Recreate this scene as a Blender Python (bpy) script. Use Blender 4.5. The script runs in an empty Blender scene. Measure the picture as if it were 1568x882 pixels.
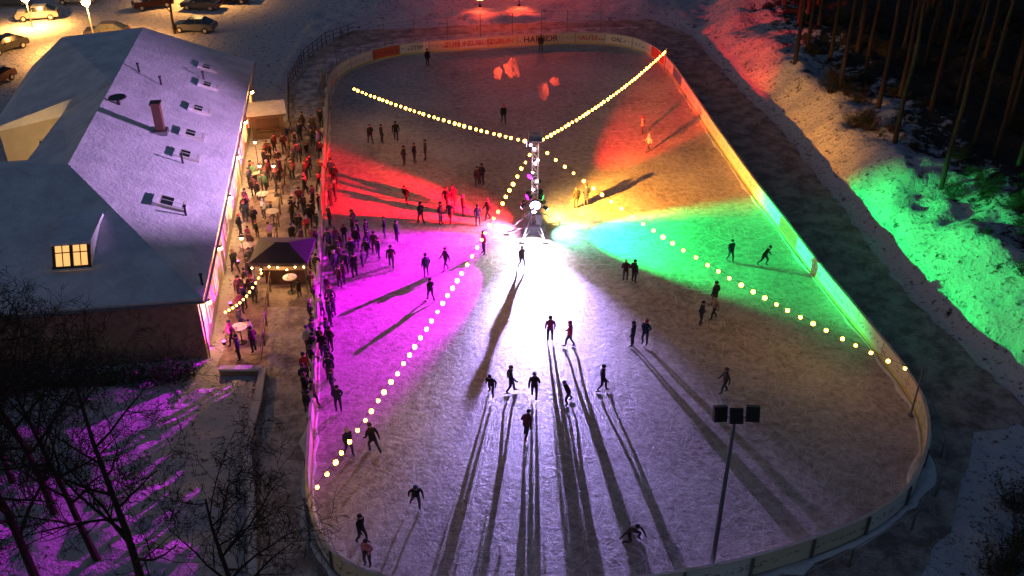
import bpy, bmesh, math, random
import numpy as np
from mathutils import Vector, Matrix, noise

random.seed(7)
R = random.Random(11)
scene = bpy.context.scene
COL = scene.collection
# ------------------------------------------------------------------ survey
# photo measurements (1568 px wide) turned into metres on a plane of height z
CH = 32.0; TH = math.radians(32.0); FP = 1500.0
cT, sT = math.cos(TH), math.sin(TH)
def ray(px, py):
    dx = (px-784)/FP; dy = (441-py)/FP
    return Vector((dx, cT+dy*sT, -sT+dy*cT))
def gp(px, py, z=0.0):
    d = ray(px, py); t = (CH-z)/(-d.z)
    return Vector((d.x*t, d.y*t, z))
def g2(px, py, z=0.0):
    p = gp(px, py, z); return (p.x, p.y)

# ------------------------------------------------------------------ helpers
def link(o, parent=None):
    COL.objects.link(o)
    if parent: o.parent = parent
    return o
def empty(name, loc=(0,0,0)):
    e = bpy.data.objects.new(name, None); e.empty_display_size = 0.3
    e.location = loc; COL.objects.link(e); return e
class MB:
    def __init__(s): s.v=[]; s.f=[]; s.m=[]
    def add(s, vs, fs, m=0):
        o=len(s.v); s.v += [tuple(v) for v in vs]
        for f in fs: s.f.append(tuple(i+o for i in f)); s.m.append(m)
    def box(s, c, size, m=0, M=None, taper=1.0):
        hx,hy,hz=[a/2 for a in size]; vs=[]
        for z,t in ((-hz,1),(hz,taper)):
            for x,y in ((-hx,-hy),(hx,-hy),(hx,hy),(-hx,hy)): vs.append(Vector((x*t,y*t,z)))
        if M: vs=[M@v for v in vs]
        c=Vector(c); vs=[v+c for v in vs]
        s.add(vs, [(3,2,1,0),(4,5,6,7),(0,1,5,4),(1,2,6,5),(2,3,7,6),(3,0,4,7)], m)
    def path(s, pts, rad, n=6, m=0, cap=True):
        pts=[Vector(p) for p in pts]; vs=[]
        for i,p in enumerate(pts):
            if i==0: d=pts[1]-pts[0]
            elif i==len(pts)-1: d=pts[-1]-pts[-2]
            else: d=pts[i+1]-pts[i-1]
            d = d.normalized() if d.length>1e-6 else Vector((0,0,1))
            a = Vector((1,0,0)) if abs(d.x)<0.8 else Vector((0,1,0))
            e1=d.cross(a).normalized(); e2=d.cross(e1)
            r=rad[i] if hasattr(rad,'__len__') else rad
            for k in range(n):
                w=2*math.pi*k/n; vs.append(p+e1*(r*math.cos(w))+e2*(r*math.sin(w)))
        fs=[]
        for i in range(len(pts)-1):
            for k in range(n):
                a=i*n+k; b=i*n+(k+1)%n; fs.append((a,b,b+n,a+n))
        if cap:
            fs.append(tuple(range(n))[::-1]); fs.append(tuple(range((len(pts)-1)*n,len(pts)*n)))
        s.add(vs,fs,m)
    def ball(s, c, r, m=0, sub=1, sc=(1,1,1)):
        bm=bmesh.new(); bmesh.ops.create_icosphere(bm, subdivisions=sub, radius=r)
        c=Vector(c); bm.verts.ensure_lookup_table()
        vs=[Vector((v.co.x*sc[0],v.co.y*sc[1],v.co.z*sc[2]))+c for v in bm.verts]
        fs=[tuple(v.index for v in f.verts) for f in bm.faces]; bm.free(); s.add(vs,fs,m)
    def mesh(s, name, mats):
        me=bpy.data.meshes.new(name); me.from_pydata(s.v,[],s.f)
        for mt in mats: me.materials.append(mt)
        me.polygons.foreach_set('material_index', s.m); me.update(); return me
    def obj(s, name, mats, parent=None, loc=None, smooth=False):
        me=s.mesh(name,mats)
        if smooth: me.polygons.foreach_set('use_smooth',[True]*len(me.polygons))
        o=bpy.data.objects.new(name,me); link(o,parent)
        if loc is not None: o.location=loc
        return o

def nt_new(name):
    m=bpy.data.materials.new(name); m.use_nodes=True; nt=m.node_tree
    b=nt.nodes['Principled BSDF']; return m,nt,b
def mat(name, col, rough=0.7, metal=0.0, var=0.25, scale=3.0, bump=0.0, bscale=20.0, emis=None, es=0.0, spec=0.5):
    m,nt,b=nt_new(name); N=nt.nodes; L=nt.links
    tc=N.new('ShaderNodeTexCoord'); nz=N.new('ShaderNodeTexNoise'); nz.inputs['Scale'].default_value=scale
    nz.inputs['Detail'].default_value=2; L.new(tc.outputs['Object'],nz.inputs['Vector'])
    mx=N.new('ShaderNodeMix'); mx.data_type='RGBA'
    mx.inputs['A'].default_value=(*[c*(1-var) for c in col],1); mx.inputs['B'].default_value=(*[min(1,c*(1+var)) for c in col],1)
    L.new(nz.outputs['Fac'],mx.inputs['Factor']); L.new(mx.outputs['Result'],b.inputs['Base Color'])
    b.inputs['Roughness'].default_value=rough; b.inputs['Metallic'].default_value=metal
    b.inputs['Specular IOR Level'].default_value=spec
    if bump>0:
        n2=N.new('ShaderNodeTexNoise'); n2.inputs['Scale'].default_value=bscale; n2.inputs['Detail'].default_value=2
        L.new(tc.outputs['Object'],n2.inputs['Vector'])
        bp=N.new('ShaderNodeBump'); bp.inputs['Strength'].default_value=bump; bp.inputs['Distance'].default_value=0.1
        L.new(n2.outputs['Fac'],bp.inputs['Height']); L.new(bp.outputs['Normal'],b.inputs['Normal'])
    if emis:
        b.inputs['Emission Color'].default_value=(*emis,1); b.inputs['Emission Strength'].default_value=es
    return m

M_metal=mat('galvanised_metal',(0.25,0.25,0.27),0.4,0.8)
M_dark=mat('dark_metal',(0.03,0.03,0.035),0.5,0.4)
M_bark=mat('bark',(0.05,0.038,0.03),0.95,0,0.4,8,spec=0.1)
M_twig=mat('twigs',(0.05,0.038,0.03),0.95,0,0.4,8,spec=0.1)
M_needle=mat('pine_needles',(0.035,0.055,0.03),0.8,0,0.5,4,spec=0.2)
M_plaster=mat('plaster',(0.5,0.45,0.38),0.85,0,0.2,1.2,0.2,18)
M_stone=mat('rubble_stone',(0.26,0.19,0.15),0.9,0,0.6,2.5,0.7,5)
M_wood=mat('dark_wood',(0.10,0.06,0.04),0.7,0,0.3,5,0.2,20)
M_frame=mat('window_frame',(0.6,0.58,0.52),0.5)
M_brown=mat('chimney_metal',(0.12,0.05,0.04),0.6)
M_glassd=mat('dark_glass',(0.02,0.025,0.03),0.12)
M_winlit=mat('lit_window',(0.5,0.35,0.15),0.4,0,0.5,2.5,emis=(1.0,0.50,0.15),es=1.2)
M_bulb=mat('bulb_glow',(1,0.8,0.5),0.4,emis=(1.0,0.44,0.045),es=24)
M_lampw=mat('lamp_glow_warm',(1,0.8,0.5),0.4,emis=(1.0,0.6,0.18),es=25)
M_wire=mat('cable',(0.02,0.02,0.02),0.6)
M_canvas=mat('dark_canvas',(0.03,0.03,0.04),0.8,0,0.3,3,0.2,10)
M_table=mat('table_top',(0.55,0.5,0.42),0.5)

def snow_mat(name, c1, c2, bump=0.5, sc=1.0, lo=0.36, hi=0.62):
    m,nt,b=nt_new(name); N=nt.nodes; L=nt.links
    tc=N.new('ShaderNodeTexCoord')
    n1=N.new('ShaderNodeTexNoise'); n1.inputs['Scale'].default_value=0.35*sc; n1.inputs['Detail'].default_value=6; n1.inputs['Roughness'].default_value=0.72
    L.new(tc.outputs['Object'],n1.inputs['Vector'])
    r=N.new('ShaderNodeValToRGB'); r.color_ramp.elements[0].position=lo; r.color_ramp.elements[1].position=hi
    r.color_ramp.elements[0].color=(*c2,1); r.color_ramp.elements[1].color=(*c1,1)
    L.new(n1.outputs['Fac'],r.inputs['Fac']); L.new(r.outputs['Color'],b.inputs['Base Color'])
    n2=N.new('ShaderNodeTexNoise'); n2.inputs['Scale'].default_value=2.2*sc; n2.inputs['Detail'].default_value=3; n2.inputs['Roughness'].default_value=0.7
    L.new(tc.outputs['Object'],n2.inputs['Vector'])
    bp=N.new('ShaderNodeBump'); bp.inputs['Strength'].default_value=bump; bp.inputs['Distance'].default_value=0.25
    L.new(n2.outputs['Fac'],bp.inputs['Height']); L.new(bp.outputs['Normal'],b.inputs['Normal'])
    b.inputs['Roughness'].default_value=0.75; b.inputs['Specular IOR Level'].default_value=0.2
    return m
M_snow=snow_mat('snow',(0.72,0.72,0.75),(0.5,0.5,0.52),0.6)
M_roofsnow=snow_mat('roof_snow',(0.8,0.8,0.83),(0.58,0.58,0.62),0.3,1.6)
M_path=snow_mat('trampled_snow',(0.56,0.46,0.40),(0.24,0.185,0.16),1.0,2.2,.40,.60)
M_walk=snow_mat('walked_snow',(0.75,0.70,0.68),(0.34,0.30,0.29),1.0,2.4,.42,.58)

# ------------------------------------------------------------------ outlines
RINK_PX=[(504,150),(510,128),(535,107),(600,86),(700,78),(800,71),(880,67),(940,69),(985,79),(1018,102),(1045,140),(1075,187),(1110,238),
 (1150,296),(1200,362),(1250,430),(1300,490),(1350,552),(1388,603),(1411,650),(1414,700),(1397,755),(1365,792),(1300,830),(1200,866),(1100,894),
 (950,918),(780,930),(640,922),(545,900),(500,860),(480,810),(474,760),(478,690),(484,600),(488,500),(492,400),(496,300),(500,215)]
def chaikin(pts, n=2):
    for _ in range(n):
        out=[]
        for i in range(len(pts)):
            a=pts[i]; b=pts[(i+1)%len(pts)]
            out.append((a[0]*.75+b[0]*.25,a[1]*.75+b[1]*.25)); out.append((a[0]*.25+b[0]*.75,a[1]*.25+b[1]*.75))
        pts=out
    return pts
RINK=chaikin([g2(*p) for p in RINK_PX],2)
PATH_PX=[(540,47),(700,40),(850,34),(1000,30),(1060,55),(1120,125),(1200,205),(1290,320),(1370,430),(1450,512),(1568,622),(1700,740),(1560,650),(1492,664),
 (1478,700),(1474,745),(1440,830),(1400,890),(1370,960),(1100,1010),(800,1020),(480,980),(386,900),(388,700),(396,620),(402,565),(335,560),(375,330),(425,192),(443,185),(445,130),(468,92),(495,68)]
def densify(pts, step, jit, rnd):
    out=[]
    for i in range(len(pts)):
        a=Vector(pts[i]); b=Vector(pts[(i+1)%len(pts)]); n=max(1,int((b-a).length/step))
        for k in range(n):
            p=a.lerp(b,k/n); out.append((p.x+rnd.uniform(-jit,jit),p.y+rnd.uniform(-jit,jit)))
    return out
PATH=densify([g2(*p) for p in PATH_PX],0.7,0.2,R)
HILL=[(g2(1100,0)[0]+8,320),g2(1085,0),g2(1066,55),g2(1125,125),g2(1205,205),g2(1295,320),g2(1376,430),g2(1456,512),g2(1574,622),(52,30),(400,10),(400,320)]
def inside(X,Y,poly):
    c=np.zeros(X.shape,bool); n=len(poly)
    for i in range(n):
        x1,y1=poly[i]; x2,y2=poly[(i+1)%n]
        if y1==y2: continue
        k=((y1>Y)!=(y2>Y))&(X<(x2-x1)*(Y-y1)/(y2-y1)+x1); c^=k
    return c
def dist(X,Y,poly,closed=True):
    d=np.full(X.shape,1e9); n=len(poly)
    for i in range(n if closed else n-1):
        x1,y1=poly[i]; x2,y2=poly[(i+1)%n]; L=(x2-x1)**2+(y2-y1)**2+1e-9
        t=np.clip(((X-x1)*(x2-x1)+(Y-y1)*(y2-y1))/L,0,1)
        d=np.minimum(d,np.hypot(X-(x1+t*(x2-x1)),Y-(y1+t*(y2-y1))))
    return d
PATHC=[g2(*p) for p in PATH_PX]
def terrain(X,Y):
    inh=inside(X,Y,HILL); dh=np.where(inh,dist(X,Y,HILL),0)
    inp=inside(X,Y,PATHC); dp=np.where(inp,0,dist(X,Y,PATHC))
    fl=np.clip((dp-0.4)/1.2,0,1)
    n0=np.zeros(X.shape); n1_=np.zeros(X.shape)
    f=X.ravel(); g=Y.ravel(); o=n0.ravel(); o1=n1_.ravel()
    for i in range(len(f)):
        if -90<f[i]<110 and 5<g[i]<170:
            o1[i]=noise.noise(Vector((f[i]*.16,g[i]*.16,0)))
            o[i]=0.45*o1[i]+0.42*noise.noise(Vector((f[i]*.5,g[i]*.5,3)))+0.24*noise.noise(Vector((f[i]*1.25,g[i]*1.25,5)))
    n0=o.reshape(X.shape); n1_=o1.reshape(X.shape)
    s=np.clip(dh/(4.0+2.5*n1_),0,1); s=s*s*(3-2*s)
    Z = s*(2.5+.8*n1_)+np.minimum(dh,60)*0.05 + fl*(0.2+n0*np.where(inh,1.15,0.7))
    park=(X<-22)&(Y>84); Z=np.where(park,Z*0.15,Z)
    Z=np.where((X<-15)&(X>-55)&(Y>41)&(Y<84),Z*0.2,Z)
    return Z,dh,inh
def tz(x,y): return float(terrain(np.array([float(x)]),np.array([float(y)]))[0][0])

def ext(lo,hi,step,far):
    a=list(np.arange(lo,hi,step)); s=step; x=hi; b=[]
    while x<far: b.append(x); s*=1.5; x+=s
    s=step; x=lo-step; c=[]
    while x>-far: c.append(x); s*=1.5; x-=s
    return np.array(c[::-1]+a+b)
xs=ext(-62,62,0.4,1500); ys=ext(14,128,0.4,1600)
X,Y=np.meshgrid(xs,ys); Z,DH,INH=terrain(X,Y)
nx,ny=len(xs),len(ys)
V=np.stack([X,Y,Z],-1).reshape(-1,3)
idx=np.arange(nx*ny).reshape(ny,nx)
Fc=np.stack([idx[:-1,:-1],idx[:-1,1:],idx[1:,1:],idx[1:,:-1]],-1).reshape(-1,4)
me=bpy.data.meshes.new('ground'); me.vertices.add(len(V)); me.vertices.foreach_set('co',V.ravel())
me.loops.add(Fc.size); me.loops.foreach_set('vertex_index',Fc.ravel())
me.polygons.add(len(Fc)); me.polygons.foreach_set('loop_start',np.arange(0,Fc.size,4)); me.polygons.foreach_set('loop_total',np.full(len(Fc),4))
me.update(); me.validate(); me.polygons.foreach_set('use_smooth',[True]*len(Fc))
att=me.attributes.new('forest_shade','FLOAT','POINT'); att.data.foreach_set('value',np.clip((DH-3.0)/12.0,0,1).ravel())  # darkness of the unlit forest floor, painted into the ground colour
ground=bpy.data.objects.new('ground',me); link(ground)
m,nt,b=nt_new('snowy_ground'); N=nt.nodes; L=nt.links
tc=N.new('ShaderNodeTexCoord')
def noi(sc,det=5,ro=0.6):
    n=N.new('ShaderNodeTexNoise'); n.inputs['Scale'].default_value=sc; n.inputs['Detail'].default_value=det; n.inputs['Roughness'].default_value=ro
    L.new(tc.outputs['Object'],n.inputs['Vector']); return n
n1=noi(0.8,5,0.75); n2=noi(2.6,4,0.75)
at=N.new('ShaderNodeAttribute'); at.attribute_name='forest_shade'
ma=N.new('ShaderNodeMath'); ma.operation='MULTIPLY_ADD'; L.new(at.outputs['Fac'],ma.inputs[0]); ma.inputs[1].default_value=0.42; L.new(n1.outputs['Fac'],ma.inputs[2])
ra=N.new('ShaderNodeValToRGB'); ra.color_ramp.elements[0].position=0.60; ra.color_ramp.elements[0].color=(0.60,0.59,0.62,1)
ra.color_ramp.elements[1].position=0.69; ra.color_ramp.elements[1].color=(0.05,0.042,0.035,1)
L.new(ma.outputs[0],ra.inputs['Fac'])
# scattered tufts and stones poking through the snow
r2=N.new('ShaderNodeValToRGB'); r2.color_ramp.elements[0].position=0.56; r2.color_ramp.elements[1].position=0.65
r2.color_ramp.elements[0].color=(1,1,1,1); r2.color_ramp.elements[1].color=(0.22,0.18,0.15,1); L.new(n2.outputs['Fac'],r2.inputs['Fac'])
mm=N.new('ShaderNodeMix'); mm.data_type='RGBA'; mm.blend_type='MULTIPLY'; mm.inputs['Factor'].default_value=1
L.new(ra.outputs['Color'],mm.inputs['A']); L.new(r2.outputs['Color'],mm.inputs['B']); L.new(mm.outputs['Result'],b.inputs['Base Color'])
bp=N.new('ShaderNodeBump'); bp.inputs['Strength'].default_value=0.9; bp.inputs['Distance'].default_value=0.3
L.new(n2.outputs['Fac'],bp.inputs['Height']); L.new(bp.outputs['Normal'],b.inputs['Normal']); b.inputs['Roughness'].default_value=0.8; b.inputs['Specular IOR Level'].default_value=0.15
me.materials.append(m)

def flat_poly(name, poly, z, material):
    bm=bmesh.new(); vs=[bm.verts.new((x,y,z)) for x,y in poly]; f=bm.faces.new(vs)
    bmesh.ops.triangulate(bm,faces=[f]); bm.normal_update()
    for f in bm.faces:
        if f.normal.z<0: f.normal_flip()
    me=bpy.data.meshes.new(name); bm.to_mesh(me); bm.free(); me.materials.append(material)
    o=bpy.data.objects.new(name,me); link(o); return o
flat_poly('footpath',PATH,0.02,M_path)
flat_poly('walkway',densify([g2(*p) for p in [(408,470),(484,470),(478,560),(474,700),(462,780),(470,840),(500,905),(400,905),(395,790),(398,700),(410,620),(412,560)]],.6,.12,R),0.028,M_walk)
flat_poly('snow_verge',densify([g2(*p) for p in [(452,180),(453,135),(474,100),(505,80),(600,60),(750,50),(900,43),(985,42),(950,50),(800,55),(620,70),(520,92),(490,120),(484,180)]],.6,.15,R),0.028,M_walk)

# ------------------------------------------------------------------ ice
m,nt,b=nt_new('skated_ice'); N=nt.nodes; L=nt.links; tc=N.new('ShaderNodeTexCoord')
n1=noi(0.13,4,0.65); n2=noi(2.4,5,0.8)
ra=N.new('ShaderNodeValToRGB'); ra.color_ramp.elements[0].position=0.40; ra.color_ramp.elements[1].position=0.60
ra.color_ramp.elements[0].color=(0.21,0.165,0.145,1); ra.color_ramp.elements[1].color=(0.56,0.49,0.46,1)
ad=N.new('ShaderNodeMath'); ad.operation='MULTIPLY_ADD'; ad.inputs[1].default_value=0.6; L.new(n2.outputs['Fac'],ad.inputs[0])
hf=N.new('ShaderNodeMath'); hf.operation='MULTIPLY'; hf.inputs[1].default_value=0.4; L.new(n1.outputs['Fac'],hf.inputs[0]); L.new(hf.outputs[0],ad.inputs[2])
L.new(ad.outputs[0],ra.inputs['Fac'])
dst=N.new('ShaderNodeTexNoise'); dst.inputs['Scale'].default_value=0.22; dst.inputs['Detail'].default_value=1; L.new(tc.outputs['Object'],dst.inputs['Vector'])
vm=N.new('ShaderNodeVectorMath'); vm.operation='MULTIPLY_ADD'; L.new(dst.outputs['Color'],vm.inputs[0]); vm.inputs[1].default_value=(4,4,0); L.new(tc.outputs['Object'],vm.inputs[2])
hsum=None
for k,(ang,sx,sy) in enumerate([(15,.7,14),(70,.8,17),(128,.65,15)]):
    mp=N.new('ShaderNodeMapping'); mp.inputs['Rotation'].default_value=(0,0,math.radians(ang)); mp.inputs['Location'].default_value=(k*7,k*3,0)
    L.new(vm.outputs[0],mp.inputs['Vector'])
    ms=N.new('ShaderNodeMapping'); ms.inputs['Scale'].default_value=(sx,sy,1); L.new(mp.outputs['Vector'],ms.inputs['Vector'])
    nn=N.new('ShaderNodeTexNoise'); nn.inputs['Scale'].default_value=1; nn.inputs['Detail'].default_value=1; L.new(ms.outputs['Vector'],nn.inputs['Vector'])
    rr=N.new('ShaderNodeMapRange'); rr.inputs['From Min'].default_value=0.61; rr.inputs['From Max'].default_value=0.69; L.new(nn.outputs['Fac'],rr.inputs['Value'])
    if hsum is None: hsum=rr.outputs['Result']
    else:
        mxx=N.new('ShaderNodeMath'); mxx.operation='MAXIMUM'; L.new(hsum,mxx.inputs[0]); L.new(rr.outputs['Result'],mxx.inputs[1]); hsum=mxx.outputs[0]
sc=N.new('ShaderNodeMath'); sc.operation='MULTIPLY'; sc.inputs[1].default_value=0.5; L.new(hsum,sc.inputs[0])
mx=N.new('ShaderNodeMix'); mx.data_type='RGBA'; mx.inputs['B'].default_value=(0.75,0.71,0.7,1); L.new(sc.outputs[0],mx.inputs['Factor']); L.new(ra.outputs['Color'],mx.inputs['A'])
L.new(mx.outputs['Result'],b.inputs['Base Color'])
b.inputs['Roughness'].default_value=0.42; b.inputs['Specular IOR Level'].default_value=0.45
bp=N.new('ShaderNodeBump'); bp.inputs['Strength'].default_value=0.8; bp.inputs['Distance'].default_value=0.08
L.new(n2.outputs['Fac'],bp.inputs['Height']); L.new(bp.outputs['Normal'],b.inputs['Normal'])
flat_poly('ice_rink',RINK,0.04,m)
# smooth wet patches added on the far ice to catch red reflections
M_wet=mat('wet_ice',(0.33,0.265,0.235),0.2,0,0.4,1.6,0.25,3.0,spec=0.5)
for k,(px,py,rx,ry) in enumerate([(786,104,.8,2.6),(762,112,.45,1.6),(832,140,.6,2.0),(850,126,.4,1.3)]):
    x,y=g2(px,py); pr=random.Random(k); poly=[]
    for i in range(36):
        a=i/36*2*math.pi; w_=1+.5*noise.noise(Vector((math.cos(a)*1.7,math.sin(a)*1.7,k*3.1)))+pr.uniform(-.08,.08)
        poly.append((x+rx*w_*math.cos(a),y+ry*w_*math.sin(a)))
    flat_poly('wet_reflection_patch',poly,0.045+.001*k,M_wet)

# ------------------------------------------------------------------ boards
boards=empty('rink_boards')
n=len(RINK); P=[Vector((x,y)) for x,y in RINK]
cen=sum(P,Vector((0,0)))/n
nor=[]
for i in range(n):
    t=(P[(i+1)%n]-P[i-1]).normalized(); q=Vector((t.y,-t.x))
    if q.dot(P[i]-cen)<0: q=-q
    nor.append(q)
H=1.15; s=0; S=[0]
for i in range(n): s+=(P[(i+1)%n]-P[i]).length; S.append(s)
def ribbon(name, o0,o1,z0,z1,material):
    vs=[];fs=[];uv=[]
    for i in range(n+1):
        p=P[i%n]; q=nor[i%n]
        for o,z in ((o0,z0),(o0,z1),(o1,z1),(o1,z0)): vs.append((p.x+q.x*o,p.y+q.y*o,z)); uv.append((S[i],z))
    for i in range(n):
        a=i*4;b_=a+4
        for k in range(4): fs.append((a+k,a+(k+1)%4,b_+(k+1)%4,b_+k))
    me=bpy.data.meshes.new(name); me.from_pydata(vs,[],fs); u=me.uv_layers.new(name='UVMap')
    for l in me.loops: u.data[l.index].uv=uv[l.vertex_index]
    me.materials.append(material); o=bpy.data.objects.new(name,me); link(o,boards); return o
m,nt,b=nt_new('board_panels'); N=nt.nodes; L=nt.links
uvn=N.new('ShaderNodeUVMap'); sp=N.new('ShaderNodeSeparateXYZ'); L.new(uvn.outputs['UV'],sp.inputs[0])
dv=N.new('ShaderNodeMath'); dv.operation='DIVIDE'; dv.inputs[1].default_value=3.0; L.new(sp.outputs['X'],dv.inputs[0])
flr=N.new('ShaderNodeMath'); flr.operation='FLOOR'; L.new(dv.outputs[0],flr.inputs[0])
wn=N.new('ShaderNodeTexWhiteNoise'); wn.noise_dimensions='1D'; L.new(flr.outputs[0],wn.inputs['W'])
rp=N.new('ShaderNodeValToRGB'); rp.color_ramp.interpolation='CONSTANT'; e=rp.color_ramp.elements
e[0].position=0; e[0].color=(0.7,0.68,0.62,1); e[1].position=0.5; e[1].color=(0.6,0.55,0.42,1)
for p_,c_ in ((0.72,(0.55,0.1,0.06)),(0.80,(0.65,0.65,0.65)),(0.93,(0.1,0.15,0.35))):
    x=e.new(p_); x.color=(*c_,1)
L.new(wn.outputs['Value'],rp.inputs['Fac'])
fr=N.new('ShaderNodeMath'); fr.operation='FRACT'; L.new(dv.outputs[0],fr.inputs[0])
lt=N.new('ShaderNodeMath'); lt.operation='LESS_THAN'; lt.inputs[1].default_value=0.03; L.new(fr.outputs[0],lt.inputs[0])
lz=N.new('ShaderNodeMath'); lz.operation='COMPARE'; lz.inputs[1].default_value=0.62; lz.inputs[2].default_value=0.16; L.new(sp.outputs['Y'],lz.inputs[0])
tcn=N.new('ShaderNodeTexNoise'); tcn.inputs['Scale'].default_value=4.5; tcn.inputs['Detail'].default_value=1; L.new(uvn.outputs['UV'],tcn.inputs['Vector'])
gt=N.new('ShaderNodeMath'); gt.operation='GREATER_THAN'; gt.inputs[1].default_value=0.57; L.new(tcn.outputs['Fac'],gt.inputs[0])
an=N.new('ShaderNodeMath'); an.operation='MULTIPLY'; L.new(lz.outputs[0],an.inputs[0]); L.new(gt.outputs[0],an.inputs[1])
mxm=N.new('ShaderNodeMath'); mxm.operation='MAXIMUM'; L.new(an.outputs[0],mxm.inputs[0]); L.new(lt.outputs[0],mxm.inputs[1])
mf=N.new('ShaderNodeMath'); mf.operation='MULTIPLY'; mf.inputs[1].default_value=0.6; L.new(mxm.outputs[0],mf.inputs[0])
mx=N.new('ShaderNodeMix'); mx.data_type='RGBA'; mx.inputs['B'].default_value=(0.06,0.05,0.06,1); L.new(rp.outputs['Color'],mx.inputs['A']); L.new(mf.outputs[0],mx.inputs['Factor'])
L.new(mx.outputs['Result'],b.inputs['Base Color']); b.inputs['Roughness'].default_value=0.5
M_cap=mat('board_cap',(0.55,0.5,0.4),0.5); M_kick=mat('kick_plate',(0.6,0.5,0.15),0.5)
ribbon('panels',0.0,0.09,0.05,H,m)
ribbon('top_cap',-0.03,0.12,H+0.002,H+0.06,M_cap)
ribbon('kick_plate',-0.02,-0.004,0.05,0.22,M_kick)
def berm(name,off,wid,hei):
    mb=MB(); vs=[];fs=[];K=6; sub=[]
    for i in range(n):
        a,qa=P[i],nor[i]; b_,qb=P[(i+1)%n],nor[(i+1)%n]; m_=max(1,int((b_-a).length/0.6))
        for k in range(m_): sub.append((a.lerp(b_,k/m_),qa.lerp(qb,k/m_)))
    sub.append(sub[0])
    for (p,q) in sub:
        w=wid*(0.5+1.0*abs(noise.noise(Vector((p.x*.5,p.y*.5,off))))*2); h=hei*(0.5+abs(noise.noise(Vector((p.x*.7,p.y*.7,9))))*2)
        for k in range(K):
            a=k/(K-1); z=h*math.sin(math.pi*a)+0.03; o=off+w*a*(1 if off>0 else -1)
            vs.append((p.x+q.x*o,p.y+q.y*o,z))
    for i in range(len(sub)-1):
        for k in range(K-1): a=i*K+k; fs.append((a,a+1,a+1+K,a+K))
    mb.add(vs,fs); return mb.obj(name,[M_snow],boards,smooth=True)
berm('snow_ridge_outer',0.10,0.4,0.12)
berm('snow_ridge_inner',-0.03,0.25,0.05)
mb=MB()
def at_s(d):
    d%=S[n]
    for i in range(n):
        if S[i]<=d<=S[i+1]:
            t=(d-S[i])/(S[i+1]-S[i]); return P[i].lerp(P[(i+1)%n],t), nor[i]
d=0
while d<S[n]:
    p,q=at_s(d); mb.box((p.x+q.x*.16,p.y+q.y*.16,0.6),(0.08,0.08,1.15)); d+=3.0
mb.obj('support_posts',[M_metal],boards)
M_ink=mat('printed_ink',(0.5,0.03,0.02),0.5); M_ink2=mat('printed_ink_dark',(0.03,0.03,0.05),0.5)
def text(name, body, loc, size, rotz, mt, parent, ext_=0.01, tilt=math.pi/2):
    c=bpy.data.curves.new(name,'FONT'); c.body=body; c.size=size; c.extrude=ext_; c.align_x='CENTER'; c.align_y='CENTER'
    c.materials.append(mt); o=bpy.data.objects.new(name,c); link(o,parent); o.location=loc; o.rotation_euler=(tilt,0,rotz); return o
for (px,py,tx,mt,sz) in [(700,78,'ZUBLIN',M_ink,0.75),(735,76,'ZUBLIN',M_ink,.75),(768,74,'ZUBLIN',M_ink,.75),(836,69,'HARBOR 41',M_ink2,.9),(907,68,'BAUTEAM',M_ink,.7),(950,72,'NORDBAU',M_ink2,.6),(640,83,'STADTWERKE',M_ink2,.6)]:
    x,y=g2(px,py); k=min(range(n),key=lambda i:(P[i]-Vector((x,y))).length)
    p,q=P[k],nor[k]; dd=(p-Vector((x,y))).dot(q); text('advert_lettering',tx,(x+dd*q.x-q.x*.03,y+dd*q.y-q.y*.03,0.66),sz,math.atan2(q.y,q.x)-math.pi/2,mt,boards)
net=empty('catch_net'); mb=MB(); tops=[]
k0=min(range(n),key=lambda i:(P[i]-Vector(g2(504,150))).length); k1=min(range(n),key=lambda i:(P[i]-Vector(g2(1000,88))).length)
rng=[]; i=k0
while i!=k1: rng.append(i); i=(i+1)%n
if len(rng)>n/2:
    rng=[]; i=k0
    while i!=k1: rng.append(i); i=(i-1)%n
last=None
for i in rng:
    p=P[i]+nor[i]*0.6
    if last is None or (p-last).length>2.6:
        mb.path([(p.x,p.y,0),(p.x,p.y,3.3)],0.04,6); tops.append(p.copy()); last=p
mb.obj('posts',[M_metal],net)
mb=MB()
for a,b_ in zip(tops[:-1],tops[1:]):
    for z in (1.3,2.3,3.25): mb.path([(a.x,a.y,z),(b_.x,b_.y,z)],0.012,3)
mb.obj('wires',[M_wire],net)

# ------------------------------------------------------------------ lamps
def spot(name,loc,target,power,col,size,blend=0.5,rad=0.08,parent=None,flat=1.0):
    l=bpy.data.lights.new(name,'SPOT'); l.energy=power; l.color=col; l.spot_size=math.radians(size); l.spot_blend=blend; l.shadow_soft_size=rad
    o=bpy.data.objects.new(name,l); link(o,parent); o.location=loc
    o.rotation_euler=(Vector(target)-Vector(loc)).to_track_quat('-Z','Y').to_euler(); o.scale=(1,flat,1); return o
def point(name,loc,power,col,rad=0.1,parent=None):
    l=bpy.data.lights.new(name,'POINT'); l.energy=power; l.color=col; l.shadow_soft_size=rad
    o=bpy.data.objects.new(name,l); link(o,parent); o.location=loc; return o

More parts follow.
